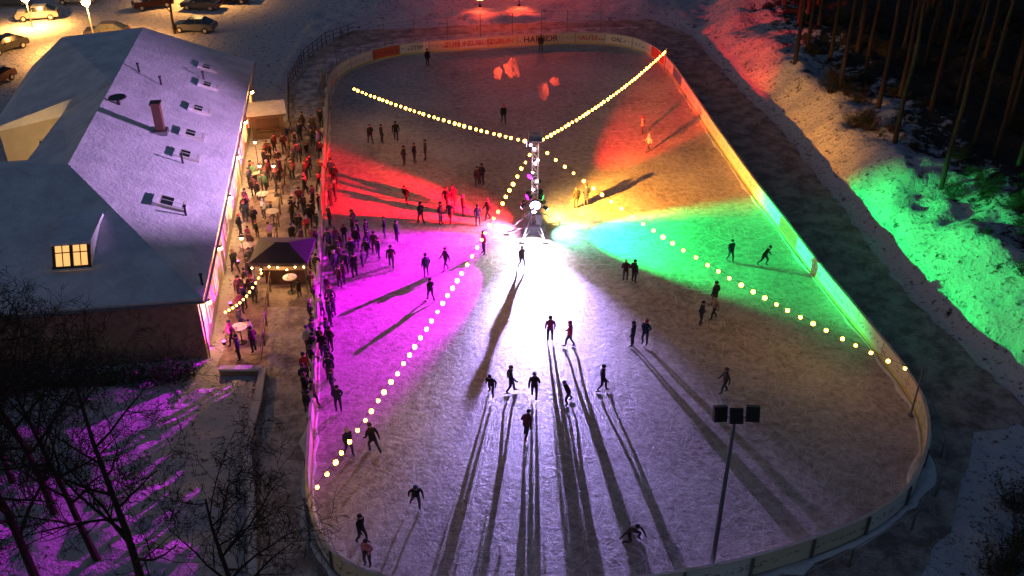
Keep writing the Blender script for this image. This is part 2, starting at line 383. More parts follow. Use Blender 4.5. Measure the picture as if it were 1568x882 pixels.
TX,TY=g2(818,352)
tower=empty('light_tower')
M_tr=mat('tower_truss',(0.6,0.58,0.6),0.35,0.3)
M_base=mat('tower_base',(0.3,0.3,0.4),0.6)
mb=MB(); w=0.2; HT=6.6
for sx in (-1,1):
    for sy in (-1,1): mb.path([(TX+sx*w,TY+sy*w,0.3),(TX+sx*w,TY+sy*w,HT)],0.035,6)
z=0.4; k=0
while z<HT-0.4:
    c=[(TX-w,TY-w),(TX+w,TY-w),(TX+w,TY+w),(TX-w,TY+w)]
    for j in range(4):
        a=c[j]; b_=c[(j+1)%4]; z0,z1=(z,z+.5) if (k+j)%2 else (z+.5,z)
        mb.path([(a[0],a[1],z0),(b_[0],b_[1],z1)],0.018,4); mb.path([(a[0],a[1],z),(b_[0],b_[1],z)],0.018,4)
    z+=.5; k+=1
for a in (20,110,200,290,245):
    a=math.radians(a); e_=(TX+2.0*math.cos(a),TY+2.0*math.sin(a))
    mb.path([(TX,TY,0.35),(e_[0],e_[1],0.2)],0.05,6); mb.path([(TX,TY,1.6),(e_[0],e_[1],0.2)],0.03,5)
    mb.box((e_[0],e_[1],0.1),(0.35,0.35,0.12))
mb.obj('truss_mast',[M_tr],tower)
mb=MB(); mb.box((TX,TY,0.28),(1.7,1.5,0.48),taper=0.85); mb.box((TX,TY,HT+0.05),(.9,.9,0.1))
for sx,sy in ((-1,-1),(1,-1),(1,1),(-1,1)): mb.path([(TX+.42*sx,TY+.42*sy,HT+.1),(TX+.42*sx,TY+.42*sy,HT+.7)],0.02,5)
for z in (.4,.7):
    q=[(TX-.42,TY-.42,HT+z),(TX+.42,TY-.42,HT+z),(TX+.42,TY+.42,HT+z),(TX-.42,TY+.42,HT+z),(TX-.42,TY-.42,HT+z)]
    mb.path(q,0.018,4)
mb.box((TX,TY+.1,HT+.25),(.35,.3,.3)); mb.box((TX+.3,TY-.3,1.0),(.45,.35,.8)); mb.box((TX-.3,TY+.1,1.2),(.35,.4,.5))
mb.obj('ballast_and_platform',[M_base],tower)
mb=MB()
for z,a in ((3.2,250),(3.8,290),(4.4,240),(5.1,270),(5.3,300),(6.1,260),(6.3,200)): mb.ball((TX+.34*math.cos(math.radians(a)),TY+.34*math.sin(math.radians(a)),z),.1,0,1)
mb.obj('mast_light_chain',[mat('chain_glow',(.9,.8,.9),.4,emis=(1,.65,.85),es=14)],tower)
def fixture(name,z,az,power,col,size,reach,blend,lensr=0.18,es=20,off=0.55,aimz=0.0,rad=0.07,flat=1.0):
    a=math.radians(az); dx,dy=math.cos(a),math.sin(a)
    loc=Vector((TX+dx*off,TY+dy*off,z)); tgt=Vector((TX+dx*reach,TY+dy*reach,aimz)); d=(tgt-loc).normalized()
    mb=MB(); mb.path([loc-d*.35,loc-d*.3,loc-d*.04,loc],[lensr*.6,lensr*.9,lensr*1.15,lensr*1.15],10,0)
    mb.path([loc+d*.002,loc+d*.012],[lensr,lensr],12,1)
    mb.path([(TX+dx*.2,TY+dy*.2,z),loc-d*.2],0.03,4,0)
    gl=mat(name+'_lens',(0.8,0.8,0.8),0.3,emis=col,es=es)
    mb.obj(name+'_fixture',[M_dark,gl],tower)
    spot(name+'_beam',loc+d*.06,tgt,power,col,size,blend,rad,tower,flat)
fixture('white_flood',2.25,272,60000,(0.46,0.34,1.0),60,14,0.9,0.34,60,0.75)
fixture('near_white_fill',1.9,266,5200,(0.85,0.85,1.0),110,3.5,0.9,0.15,25,1.0)  # this and the other near lamps are added fill around the mast foot
fixture('near_cyan_fill',1.7,-16,2600,(0.25,1.0,0.7),100,3.5,0.9,0.12,25,0.9)
fixture('near_pink_fill',1.8,192,2400,(1.0,0.4,0.9),100,3.0,0.9,0.12,25,0.9)
fixture('near_amber_fill',1.8,40,4200,(1.0,0.58,0.12),100,4.0,0.9,0.12,25,0.9)
fixture('near_red_fill',1.9,156,5500,(1.0,0.02,0.03),90,5.0,0.9,0.12,25,0.9)
fixture('red_flood',2.6,156,88000,(1.0,0.0,0.02),44,10,0.5,flat=.8)
fixture('magenta_flood',4.2,230,78000,(0.78,0.0,1.0),42,15,0.6)
fixture('pink_flood',2.6,206,42000,(0.80,0.0,1.0),56,9,0.7,flat=.8)
fixture('green_flood',2.5,-10,74000,(0.0,1.0,0.16),62,9.5,0.45,flat=.75)
fixture('amber_flood',2.7,36,38000,(1.0,0.36,0.03),62,9,0.7,flat=.8)
fixture('red_wash',3.4,60,95000,(1.0,0.015,0.01),26,28,0.6,aimz=.5)
fixture('back_red_flood',3.8,96,22000,(1.0,0.03,0.01),28,34,0.8,aimz=3.0,flat=.45)
fixture('added_roof_wash',6.3,176,44000,(0.76,0.42,1.0),70,30,0.6,aimz=6.5,flat=.45)  # added lamp that gives the house roof its lavender light

def string(name,a,b_,sag,f0,f1,step=0.62):
    par=empty(name); a=Vector(a); b_=Vector(b_); Ln=(b_-a).length
    P_=lambda t: a.lerp(b_,t)-Vector((0,0,4*sag*t*(1-t)))
    mb=MB(); mb.path([P_(i/24) for i in range(25)],0.012,4); mb.obj('cable',[M_wire],par)
    mb=MB(); mc=MB(); t=f0
    while t<=f1:
        p=P_(t); mb.ball(p-Vector((R.uniform(-.03,.03),R.uniform(-.03,.03),0.14)),0.115*R.uniform(.8,1.15),0,1,(1,1,1.15)); mc.path([p,p-Vector((0,0,0.07))],0.03,5)
        t+=step/Ln*R.uniform(.85,1.15)
    mb.obj('bulbs',[M_bulb],par); mc.obj('sockets',[M_dark],par)
TT=(TX,TY,6.5)
A1=gp(500,116,3.0); A2=gp(1020,76,2.6); A3=gp(1412,572,2.7); A4=gp(466,768,2.4)
string('string_lights',TT,A1,0.5,0.04,0.86,0.66); string('string_lights',TT,A2,0.6,0.04,0.995,0.75)
string('string_lights',TT,A3,1.1,0.04,0.99,0.85); string('string_lights',TT,A4,0.9,0.04,0.99,0.72)
for A in (A1,A2,A3,A4):
    mb=MB(); mb.path([(0,0,0),(0,0,A.z+.1)],[0.06,0.04],8); mb.box((0,0,0.05),(.25,.25,.1)); mb.box((0,0,A.z+.13),(.12,.12,.06)); mb.obj('string_light_post',[M_metal],loc=(A.x,A.y,0))

fm=empty('floodlight_mast',(8.25,28.2,0)); mb=MB()
mb.path([(0,0,0),(0,0,8.7)],[0.12,0.07],10); mb.box((0,0,.1),(.4,.4,.2)); mb.path([(-.75,0,8.75),(.75,0,8.75)],0.04,6)
for k,x in enumerate((-.6,0,.6)):
    Mr=Matrix.Rotation(math.radians(-18 if k!=1 else -32),4,'X')@Matrix.Rotation((k-1)*-.15,4,'Z'); c=Vector((x,-.1,9.0-(.1 if k==1 else 0)))
    mb.box(c,(.5,.22,.6),1,Mr); mb.box(c+Mr@Vector((0,.13,0)),(.44,.02,.5),2,Mr)
    for q in range(4): mb.box(c+Mr@Vector((-.18+.12*q,-.14,0)),(.02,.06,.46),1,Mr)
    mb.box(c-Vector((0,-.02,.3)),(.05,.05,.2),0)
mb.obj('mast_and_heads',[M_metal,M_dark,M_frame],fm)

# ------------------------------------------------------------------ house
O=Vector((-16.8,43.9,0)); U=Vector((-.15,.989,0)).normalized(); W=Vector((-.989,-.15,0)).normalized()
def hl(u,v,z): return O+U*u+W*v+Vector((0,0,z))
house=empty('snowy_house')
EZ=4.25; RZ=7.5
def poly_obj(name, quads, mts, parent, solid=0, idx=None):
    mb=MB()
    for k,q in enumerate(quads): mb.add([hl(*p) for p in q],[tuple(range(len(q)))], idx[k] if idx else 0)
    o=mb.obj(name,mts,parent)
    if solid:
        bm=bmesh.new(); bm.from_mesh(o.data); bmesh.ops.remove_doubles(bm,verts=bm.verts,dist=0.01); bmesh.ops.recalc_face_normals(bm,faces=bm.faces)
        if sum(f.normal.z for f in bm.faces)<0:
            for f in bm.faces: f.normal_flip()
        bm.to_mesh(o.data); bm.free()
        s_=o.modifiers.new('t','SOLIDIFY'); s_.thickness=solid; s_.offset=-1
    return o
ov=-0.45
R1=(10.5,8,RZ); R2=(37.4,8,RZ)
poly_obj('roof',[
 [(ov,ov,EZ-.1),(37.4,ov,EZ-.1),R2,R1],
 [(ov,34,EZ-.1),(ov,ov,EZ-.1),R1,(10.3,34,RZ-.2)],
 [(10.3,34,RZ-.2),R1,(14.5,11.8,6.0),(18,11.8,4.7),(18,34,4.6)],
 [R1,(24.3,8,RZ),(24.3,11.8,5.5),(14.5,11.8,6.0)],
 [(24.3,8,RZ),R2,(37.4,14.5,7.0)],
 [(24.3,8,RZ),(37.4,14.5,7.0),(24.3,17,4.5),(24.3,11.8,5.5)],
 [(37.4,14.5,7.0),(37.4,17.5,4.6),(24.3,17,4.5)],
],[M_roofsnow],house,0.28)
poly_obj('walls',[
 [(0,0,0),(36.9,0,0),(36.9,0,EZ),(0,0,EZ)],
 [(0,0,0),(0,0,EZ),(0,33,EZ),(0,33,0)],
 [(36.9,0,0),(36.9,16.5,0),(36.9,16.5,4.4),(36.9,14.5,6.7),(36.9,8,RZ-.3),(36.9,0,EZ)],
 [(24.6,11.5,0),(24.6,16.6,0),(24.6,16.6,4.35),(24.6,11.5,5.2)],
 [(24.6,16.6,0),(36.9,16.6,0),(36.9,16.6,4.3),(24.6,16.6,4.3)],
 [(17.5,11.4,0),(24.6,11.4,0),(24.6,11.4,5.2),(17.5,11.4,5.2)],
 [(17.5,11.4,0),(17.5,33,0),(17.5,33,4.4),(17.5,11.4,4.4)],
 [(0,33,0),(17.5,33,0),(17.5,33,4.4),(10.3,33,7),(0,33,EZ)],
],[M_plaster,M_stone],house,0,[0,1,0,0,0,0,0,0])
mb=MB(); mb.path([hl(ov-.05,ov-.1,EZ-.28),hl(37.5,ov-.1,EZ-.28)],0.08,8); mb.path([hl(ov-.1,ov-.05,EZ-.28),hl(ov-.1,33.5,EZ-.28)],0.08,8)
mb.path([hl(.05,-.1,EZ-.3),hl(.05,-.1,0.05)],0.05,6); mb.path([hl(36.5,-.1,EZ-.3),hl(36.5,-.1,0.05)],0.05,6)
mb.obj('gutters',[M_metal],house)
RotH3=Matrix((( U.x, W.x,0,0),(U.y,W.y,0,0),(0,0,1,0),(0,0,0,1))).to_3x3().to_4x4()
def window(mb,u,v,z,wd,ht,axis,lit):
    off=-0.04
    if axis=='u':
        mb.box(hl(u,off,z),(wd,.06,ht),2 if lit else 1,RotH3)
        for du in (-wd/2,0,wd/2): mb.box(hl(u+du,off-.05,z),(.08,.08,ht+.16),0,RotH3)
        for dz in (-ht/2,ht/2): mb.box(hl(u,off-.06,z+dz),(wd+.24,.1,.08),0,RotH3)
    else:
        mb.box(hl(u+off,v,z),(.06,wd,ht),2 if lit else 1,RotH3)
        for dv_ in (-wd/2,0,wd/2): mb.box(hl(u+off-.05,v+dv_,z),(.08,.08,ht+.16),0,RotH3)
        for dz in (-ht/2,ht/2): mb.box(hl(u+off-.06,v,z+dz),(.1,wd+.24,.08),0,RotH3)
mb=MB()
for i,u in enumerate([2.5,5.5,12,15,18.5,25,28,31,34]): window(mb,u,0,1.9,1.3,1.5,'u',i in (1,3,4,6,8))
for u in (9,22): 
    mb.box(hl(u,-.05,1.1),(1.2,.08,2.15),1,RotH3)
    for du in (-.65,.65): mb.box(hl(u+du,-.08,1.12),(.1,.12,2.3),0,RotH3)
    mb.box(hl(u,-.08,2.3),(1.4,.12,.1),0,RotH3)
window(mb,24.6,13.6,2.8,1.0,1.2,'v',False)
mb.obj('windows_and_doors',[M_frame,M_glassd,M_winlit,M_wood],house)
def slope_front(u): return EZ-.1+(RZ-EZ+.1)*(u-ov)/(10.5-ov)
def roof_hit(px,py):
    a=hl(0,ov,EZ-.1); b_=hl(0,8,RZ); c=hl(10,ov,EZ-.1); nrm=(b_-a).cross(c-a).normalized()
    d=ray(px,py); o=Vector((0,0,CH)); t=(a-o).dot(nrm)/d.dot(nrm); p=o+d*t; r=p-O
    return r.dot(U), r.dot(W)
# roof dormer with a steep window front and a short snow covered lid
mb=MB(); du=2.2
p=gp(107,425,slope_front(du)); dvv=(p-O).dot(W); zf=slope_front(du)
tA=math.atan2(1.15,.75)
def dq(a,k,o=0.0):
    return hl(du+.75*a-math.sin(tA)*o, dvv+k, zf+.08+1.15*a+math.cos(tA)*o)
def dbox(a0,a1,k0,k1,o0,o1,m):
    vs=[dq(a,k,o) for o in (o0,o1) for a,k in ((a0,k0),(a0,k1),(a1,k1),(a1,k0))]
    mb.add(vs,[(3,2,1,0),(4,5,6,7),(0,1,5,4),(1,2,6,5),(2,3,7,6),(3,0,4,7)],m)
hw=1.0
body=[hl(du,dvv-hw,zf-.2),hl(du,dvv+hw,zf-.2),hl(du+3.6,dvv+hw,zf-.2),hl(du+3.6,dvv-hw,zf-.2),hl(du+.75,dvv-hw,zf+1.2),hl(du+.75,dvv+hw,zf+1.2),hl(du+3.6,dvv+hw,zf+1.2),hl(du+3.6,dvv-hw,zf+1.2)]
mb.add(body,[(0,1,5,4),(1,2,6,5),(2,3,7,6),(3,0,4,7),(4,5,6,7)],1)
lid=[(.55,-hw-.1,1.21),(.55,hw+.1,1.21),(3.9,hw+.1,1.21),(3.9,-hw-.1,1.21),(.6,-hw-.05,1.36),(.6,hw+.05,1.36),(3.9,hw+.05,1.33),(3.9,-hw-.05,1.33)]
mb.add([hl(du+a,dvv+b3,zf+c3) for a,b3,c3 in lid],[(3,2,1,0),(4,5,6,7),(0,1,5,4),(1,2,6,5),(2,3,7,6),(3,0,4,7)],3)
for k in (-.46,.46):
    dbox(.12,.92,k-.36,k+.36,.02,.06,2); dbox(.12,.92,k-.025,k+.025,.061,.09,0); dbox(.62,.66,k-.36,k+.36,.061,.088,0)
for k in (-.9,0,.9): dbox(.03,1.0,k-.08,k+.08,.03,.12,0)
dbox(.0,.1,-1.0,1.0,.03,.2,0); dbox(.93,1.03,-1.0,1.0,.03,.14,0); dbox(-.05,.0,-1.05,1.05,.0,.3,3)
mb.obj('dormer',[M_wood,M_roofsnow,M_winlit,M_roofsnow],house)
ang=math.atan2(RZ-EZ+.1,8-ov); Rs=RotH3@Matrix.Rotation(ang,4,'X')
def rz(v): return EZ-.1+(RZ-EZ+.1)*(v-ov)/(8-ov)
mb=MB()
for (px,py,sz) in [(320,106,.85),(321,133,.85),(308,170,.9),(297,208,.95),(289,240,.95),(263,313,1.1)]:
    u,v=roof_hit(px,py); c=hl(u,v,rz(v)); up=Rs@Vector((0,0,1))
    mb.box(c+up*.08,(1.15*sz,1.5*sz,.18),0,Rs); mb.box(c+up*.175,(.9*sz,1.15*sz,.02),1,Rs)
    mb.box(c+up*.19,(.05,1.2*sz,.04),0,Rs)
    mb.box(c+up*.16-Rs@Vector((0,.3*sz,0)),(.92*sz,.5*sz,.08),3,Rs)
    mb.box(c+up*.14+Rs@Vector((0,.85*sz,0)),(1.3*sz,.3,.2),3,Rs)
mb.obj('skylights',[M_frame,M_glassd,M_dark,M_roofsnow],house)
mb=MB(); u,v=roof_hit(247,204); c=hl(u,v,rz(v)); mb.box(c+Vector((0,0,.95)),(.55,.55,2.3),0,RotH3); mb.box(c+Vector((0,0,2.15)),(.7,.7,.12),0,RotH3)
mb.box(c+Vector((0,0,.12)),(.9,.9,.3),1,RotH3)
u,v=roof_hit(182,160); c=hl(u,v,rz(v)); mb.path([c+Vector((0,0,-.1)),c+Vector((0,0,.5))],.12,8,2); mb.path([c+Vector((0,0,.5)),c+Vector((0,0,.58))],[.62,.55],16,2)
for (px,py) in [(213,110),(247,130),(312,122),(280,250),(285,330),(310,436)]:
    u,v=roof_hit(px,py); c=hl(u,v,rz(v)); mb.path([c+Vector((0,0,-.1)),c+Vector((0,0,.6))],.07,6,2); mb.path([c+Vector((0,0,.6)),c+Vector((0,0,.7))],[.12,.09],6,2)
mb.obj('chimney_and_vents',[M_brown,M_metal,M_dark],house)
M_let=mat('sign_letters',(0.9,0.6,0.2),0.5,emis=(1.0,0.62,0.12),es=1.6)
text('wall_lettering','EISSTADION',hl(11.5,-.12,3.2),1.05,math.atan2(U.y,U.x),M_let,house,0.04)
for (u,e_) in [(1.2,260),(7.2,160),(14,420),(20.5,560),(27,460),(33.5,160)]:
    mb=MB(); c=hl(u,-.35,2.9); mb.path([hl(u,0,3.0),hl(u,-.3,3.1),c+Vector((0,0,.12))],.025,5,0); mb.ball(c,.18,1,1); mb.path([c+Vector((0,0,.1)),c+Vector((0,0,.2))],[.15,.05],8,0)
    mb.obj('wall_lamp',[M_dark,M_lampw],house); point('wall_lamp_light',c-W*.27+Vector((0,0,-.1)),e_,(1.0,0.5,0.16),.12,house)
M_upl=mat('uplight_lens',(.8,.3,.5),.3,emis=(1,.05,.35),es=8)  # uplights added to give the rink-side wall a pink glow
for u in (1,5,10,17,24,32):
    mb=MB(); c=hl(u,-.8,.14); mb.path([c,c+Vector((0,0,.22))],[.09,.14],8,0); mb.path([c+Vector((0,0,.222)),c+Vector((0,0,.235))],[.11,.11],8,1)
    mb.obj('uplight',[M_dark,M_upl],house)
    spot('uplight_beam',c+Vector((0,0,.3)),hl(u,0,3.5),1100,(1,.03,.26),125,.8,.05,house)
mb=MB(); c=hl(19.5,13.5,3.0); mb.path([hl(19.5,13.5,0),c],.05,6,0); mb.ball(c+Vector((0,0,.15)),.18,1,1); mb.obj('courtyard_lamp',[M_dark,M_lampw]); point('courtyard_lamp_light',c+Vector((0,-0,.45)),420,(1.0,.6,.22),.15)

# ------------------------------------------------------------------ terrace things
def canopy(px,py,wd,dp,name='canopy_tent'):
    x,y=g2(px,py); mb=MB(); h=2.3
    for sx in (-1,1):
        for sy in (-1,1): mb.path([(sx*wd/2,sy*dp/2,0),(sx*wd/2,sy*dp/2,h)],.04,6,0)
    e=.2; q=[(-wd/2-e,-dp/2-e,h),(wd/2+e,-dp/2-e,h),(wd/2+e,dp/2+e,h),(-wd/2-e,dp/2+e,h)]; rr=[(-wd*.12,0,h+.55),(wd*.12,0,h+.55)]
    mb.add(q+rr,[(0,1,5,4),(1,2,5),(2,3,4,5),(3,0,4)],1)
    q2=[(a,b_,h-.22) for a,b_,_ in q]; mb.add(q+q2,[(0,4,5,1),(1,5,6,2),(2,6,7,3),(3,7,4,0)],1)
    for i in range(7): mb.ball((-wd/2+wd*i/6,-dp/2-e-.05,h-.3-.12*math.sin(i*2)),.06,2,1)
    mb.box((0,0,.55),(wd*.8,.6,1.0),3); mb.box((0,0,1.07),(wd*.85,.75,.05),3)
    return mb.obj(name,[M_metal,M_canvas,M_lampw,M_wood],loc=(x,y,0))
canopy(440,432,3.1,2.8); point('canopy_light',(*g2(432,432),2.0),220,(1,.55,.18),.2)
def bar_table(px,py):
    x,y=g2(px,py); mb=MB(); mb.path([(0,0,0),(0,0,.04)],[.28,.26],14,0); mb.path([(0,0,.04),(0,0,1.06)],.035,8,0); mb.path([(0,0,1.06),(0,0,1.1)],.42,20,1)
    for k in range(3): a=k*2.1; mb.path([(.2*math.cos(a),.2*math.sin(a),1.1),(.2*math.cos(a),.2*math.sin(a),1.2)],[.03,.04],8,1)
    mb.obj('bar_table',[M_dark,M_table],loc=(x,y,0.02))
for p in [(371,525),(392,285),(405,318),(447,448),(381,452),(420,345),(382,398),(432,262)]: bar_table(*p)
for (px,py) in [(397,262),(404,300),(425,300),(378,415)]:
    x,y=g2(px,py); mb=MB(); mb.path([(0,0,0),(0,0,2.3)],.03,6,0); mb.box((0,0,.04),(.4,.4,.08),0); mb.ball((0,0,2.38),.13,1,1); mb.path([(0,0,2.48),(0,0,2.56)],[.2,.05],8,0)
    mb.obj('patio_lantern',[M_dark,M_lampw],loc=(x,y,.02)); point('patio_lantern_light',(x,y-.22,2.25),110,(1,.55,.2),.1)
mb=MB()
a=Vector(gp(345,478,2.4)); b_=Vector(gp(400,418,2.4))
for i in range(12): p=a.lerp(b_,i/11); p.z-=.4*math.sin(math.pi*i/11); mb.ball(p,.07,0,1)
mb.path([a.lerp(b_,i/11)-Vector((0,0,.4*math.sin(math.pi*i/11)-.08)) for i in range(12)],.01,3,1)
mb.obj('terrace_string_lights',[M_bulb,M_wire])
def fence(name,pts,h,step,mt,rails=(.5,1.0)):
    mb=MB(); pw=[Vector((*g2(*p),0)) for p in pts]
    for a,b_ in zip(pw[:-1],pw[1:]):
        k=max(1,int((b_-a).length/step))
        for i in range(k): p=a.lerp(b_,i/k); mb.box(p+Vector((0,0,h/2)),(.08,.08,h))
        for r in rails: mb.path([a+Vector((0,0,h*r)),b_+Vector((0,0,h*r))],.03,5)
    return mb.obj(name,[mt])
fence('terrace_fence',[(447,205),(430,330),(412,470),(402,562)],1.0,1.6,M_wood)
fence('outer_fence',[(443,188),(443,135),(466,95),(500,68),(545,52)],1.2,1.0,M_wood,(.3,.65,1.0))
fence('path_railing',[(1230,905),(1300,868),(1395,812),(1432,760),(1440,700),(1420,640)],1.1,2.4,M_metal,(1.0,))
mb=MB(); pw=[Vector((*g2(*p),0)) for p in [(338,574),(404,574),(396,625),(378,690),(386,770),(388,900)]]
for i,(a,b_) in enumerate(zip(pw[:-1],pw[1:])):
    d=(b_-a); Rm=Matrix.Rotation(math.atan2(d.y,d.x),4,'Z'); c=(a+b_)/2; hh_=.4 if i<3 else .2
    mb.box(c+Vector((0,0,hh_/2)),(d.length,.3,hh_),0,Rm); mb.box(c+Vector((0,0,hh_+.05)),(d.length+.05,.38,.12),1,Rm,.96)
mb.obj('garden_wall',[M_stone,M_snow])
def stall(px,py,rot,wd=2.6,dp=2.0):
    x,y=g2(px,py); mb=MB(); mb.box((0,0,1.1),(wd,dp,2.2),0); mb.box((0,-dp/2-.03,1.35),(wd*.7,.05,.9),2)
    mb.box((0,-dp/2-.2,.88),(wd*.8,.4,.06),0)
    vs=[(-wd/2-.25,-dp/2-.35,2.15),(wd/2+.25,-dp/2-.35,2.15),(wd/2+.25,0,2.9),(-wd/2-.25,0,2.9),(-wd/2-.25,dp/2+.25,2.15),(wd/2+.25,dp/2+.25,2.15)]
    mb.add(vs,[(0,1,2,3),(3,2,5,4)],1); mb.add([(a,b2,c-.12) for a,b2,c in vs],[(3,2,1,0),(4,5,2,3)],0)
    mb.add([(-wd/2,-dp/2,2.2),(-wd/2,dp/2,2.2),(-wd/2,0,2.8)],[(0,1,2)],0); mb.add([(wd/2,-dp/2,2.2),(wd/2,dp/2,2.2),(wd/2,0,2.8)],[(0,1,2)],0)
    o=mb.obj('market_stall',[M_wood,M_snow,mat('stall_window',(.05,.04,.03),.3)],loc=(x,y,0)); o.rotation_euler=(0,0,math.radians(rot))
stall(412,206,15,2.6,1.8)

# ------------------------------------------------------------------ cars & street lamps
def car_mesh(name,cr,snowy):
    paint=mat(name+'_paint',cr,0.3,0.3,0.1); mb=MB()
    prof=[(-2.15,.35),(-2.2,.62),(-2.1,.86),(-1.1,.96),(1.35,1.0),(2.1,.92),(2.2,.6),(2.15,.35)]
    def sec(pr,w,wt,m):
        k=len(pr); vs=[]
        zs=[z for _,z in pr]; zm,zM=min(zs),max(zs)
        for sg in (-1,1):
            for x,z in pr: ww=w+(wt-w)*((z-zm)/(zM-zm)); vs.append((x,sg*ww,z))
        fs=[tuple(range(k)),tuple(range(2*k-1,k-1,-1))]
        for i in range(k): j=(i+1)%k; fs.append((i,i+k,j+k,j))
        mb.add(vs,fs,m)
    sec(prof,.9,.82,0)
    sec([(-1.15,.95),(-.45,1.42),(1.05,1.44),(1.85,.98)],.80,.62,1)
    mb.box((.3,0,1.455),(1.45,1.2,.05),3 if snowy else 0)
    for x in (-.42,.35,1.1):
        for sg in (-1,1): mb.path([(x-(.0),sg*.79,.97),(x,sg*.64,1.42)],.03,4,0)
    if snowy: mb.box((-1.6,0,.965),(.8,1.3,.06),3)
    for x in (-1.4,1.35):
        for sg in (-1,1): mb.path([(x,sg*.7,.33),(x,sg*.93,.33)],.33,14,2); mb.path([(x,sg*.93,.33),(x,sg*.94,.33)],.18,10,4)
    for sg in (-1,1): mb.box((-2.19,sg*.62,.68),(.06,.35,.14),4); mb.box((2.18,sg*.66,.72),(.06,.28,.16),5)
    mb.box((-.5,-.98,1.0),(.14,.18,.12),0); mb.box((-.5,.98,1.0),(.14,.18,.12),0)
    return mb.mesh(name,[paint,M_glassd,M_dark,M_snow,M_frame,mat('tail_lamp',(.4,.02,.02),.3)])
CM=[car_mesh('car_a',(.03,.03,.035),0),car_mesh('car_b',(.12,.13,.15),0),car_mesh('car_c',(.3,.3,.3),1),car_mesh('car_d',(.08,.02,.02),1),car_mesh('car_e',(.02,.03,.08),0)]
for (px,py,k,rot) in [(165,57,0,8),(300,48,1,-5),(60,30,2,15),(10,78,0,60),(235,12,3,30),(20,8,1,10),(120,5,2,0),(-8,130,3,75),(310,14,4,-8),(355,4,0,0),(-40,60,1,40)]:
    x,y=g2(px,py); o=bpy.data.objects.new('parked_car',CM[k]); link(o); o.location=(x,y,tz(x,y)+.02); o.rotation_euler=(0,0,math.radians(rot))
M_sod=mat('sodium_lens',(1,.7,.4),.3,emis=(1,.6,.2),es=60)
def street_lamp(px,py,h,e_):
    x,y=g2(px,py); mb=MB(); mb.path([(0,0,0),(0,0,h)],[.09,.06],8,0); mb.path([(0,0,h),(0,0,h+.12)],[.22,.16],10,0); mb.ball((0,0,h+.48),.42,1,2,(1,1,.85)); mb.path([(0,0,h+.84),(0,0,h+.94)],[.2,.05],10,0)
    mb.obj('street_lamp',[M_metal,M_sod],loc=(x,y,0)); spot('street_lamp_light',(x+.3,y-.3,h+.02),(x+.3,y-.3,0),e_,(1,.42,.09),150,.6,.2)
street_lamp(148,76,4.3,17000); street_lamp(50,42,2.6,7000); street_lamp(300,2,4.5,5000)

# ------------------------------------------------------------------ trees
def bare_tree_mesh(name,seed,h,spread=1.0,levels=4,tr=.2,lean=0.0,low=.25):
    r=random.Random(seed); mb=MB()
    def br(p,d,L_,rad,lv):
        k=5 if lv<2 else 3; pts=[p]; rs=[rad]; q=p.copy(); dd=d.copy()
        for i in range(k):
            dd=(dd+Vector((r.uniform(-1,1),r.uniform(-1,1),r.uniform(-.6,.9)))*(.09 if lv==0 else .24)).normalized(); q=q+dd*(L_/k); pts.append(q.copy()); rs.append(rad*(1-(i+1)/k*.75))
        mb.path(pts,rs,7 if lv==0 else (5 if lv==1 else 3),0 if lv<2 else 1,cap=False)
        if lv>=levels: return
        nb={0:12,1:8,2:5,3:4}[lv]
        for i in range(nb):
            t=(low+(1-low)*(i+r.random())/nb) if lv==0 else (.2+.8*(i+r.random())/nb); t=min(t,.99); j=int(t*k); f=t*k-j; b0=pts[j].lerp(pts[j+1],f)
            ax=(pts[j+1]-pts[j]).normalized(); a=r.uniform(0,2*math.pi); s_=ax.cross(Vector((math.cos(a),math.sin(a),.3))).normalized()
            nd=(ax*r.uniform(.35,.8)+s_*spread*r.uniform(.6,1.0)+Vector((0,0,.15))).normalized()
            br(b0,nd,L_*r.uniform(.38,.58)*(1.0-.35*t if lv==0 else 1),max(rs[j]*.5,.012),lv+1)
    br(Vector((0,0,-.1)),Vector((lean,0,1)).normalized(),h,tr,0)
    return mb.mesh(name,[M_bark,M_twig])
BT=[bare_tree_mesh('bare_a',3,11,1.0,4,.2),bare_tree_mesh('bare_b',8,9,1.15,4,.16,.1),bare_tree_mesh('bare_c',21,7,1.2,4,.12,-.1,.12)]
def place(name,mesh,x,y,rot,s=1.0,z=None):
    o=bpy.data.objects.new(name,mesh); link(o); o.location=(x,y,tz(x,y) if z is None else z); o.rotation_euler=(0,0,rot); o.scale=(s,s,s); return o
for (px,py,k,s,rot) in [(235,940,0,.95,0),(60,900,0,1.0,2),(85,790,1,1.15,4),(385,960,2,1.15,1),(-60,760,0,1.1,3),(268,52,1,.95,1),(0,1000,1,1.1,2.2),(20,740,1,1.0,1.3),(150,860,1,1.05,3.1)]:
    x,y=g2(px,py); place('bare_tree',BT[k],x,y,rot,s)
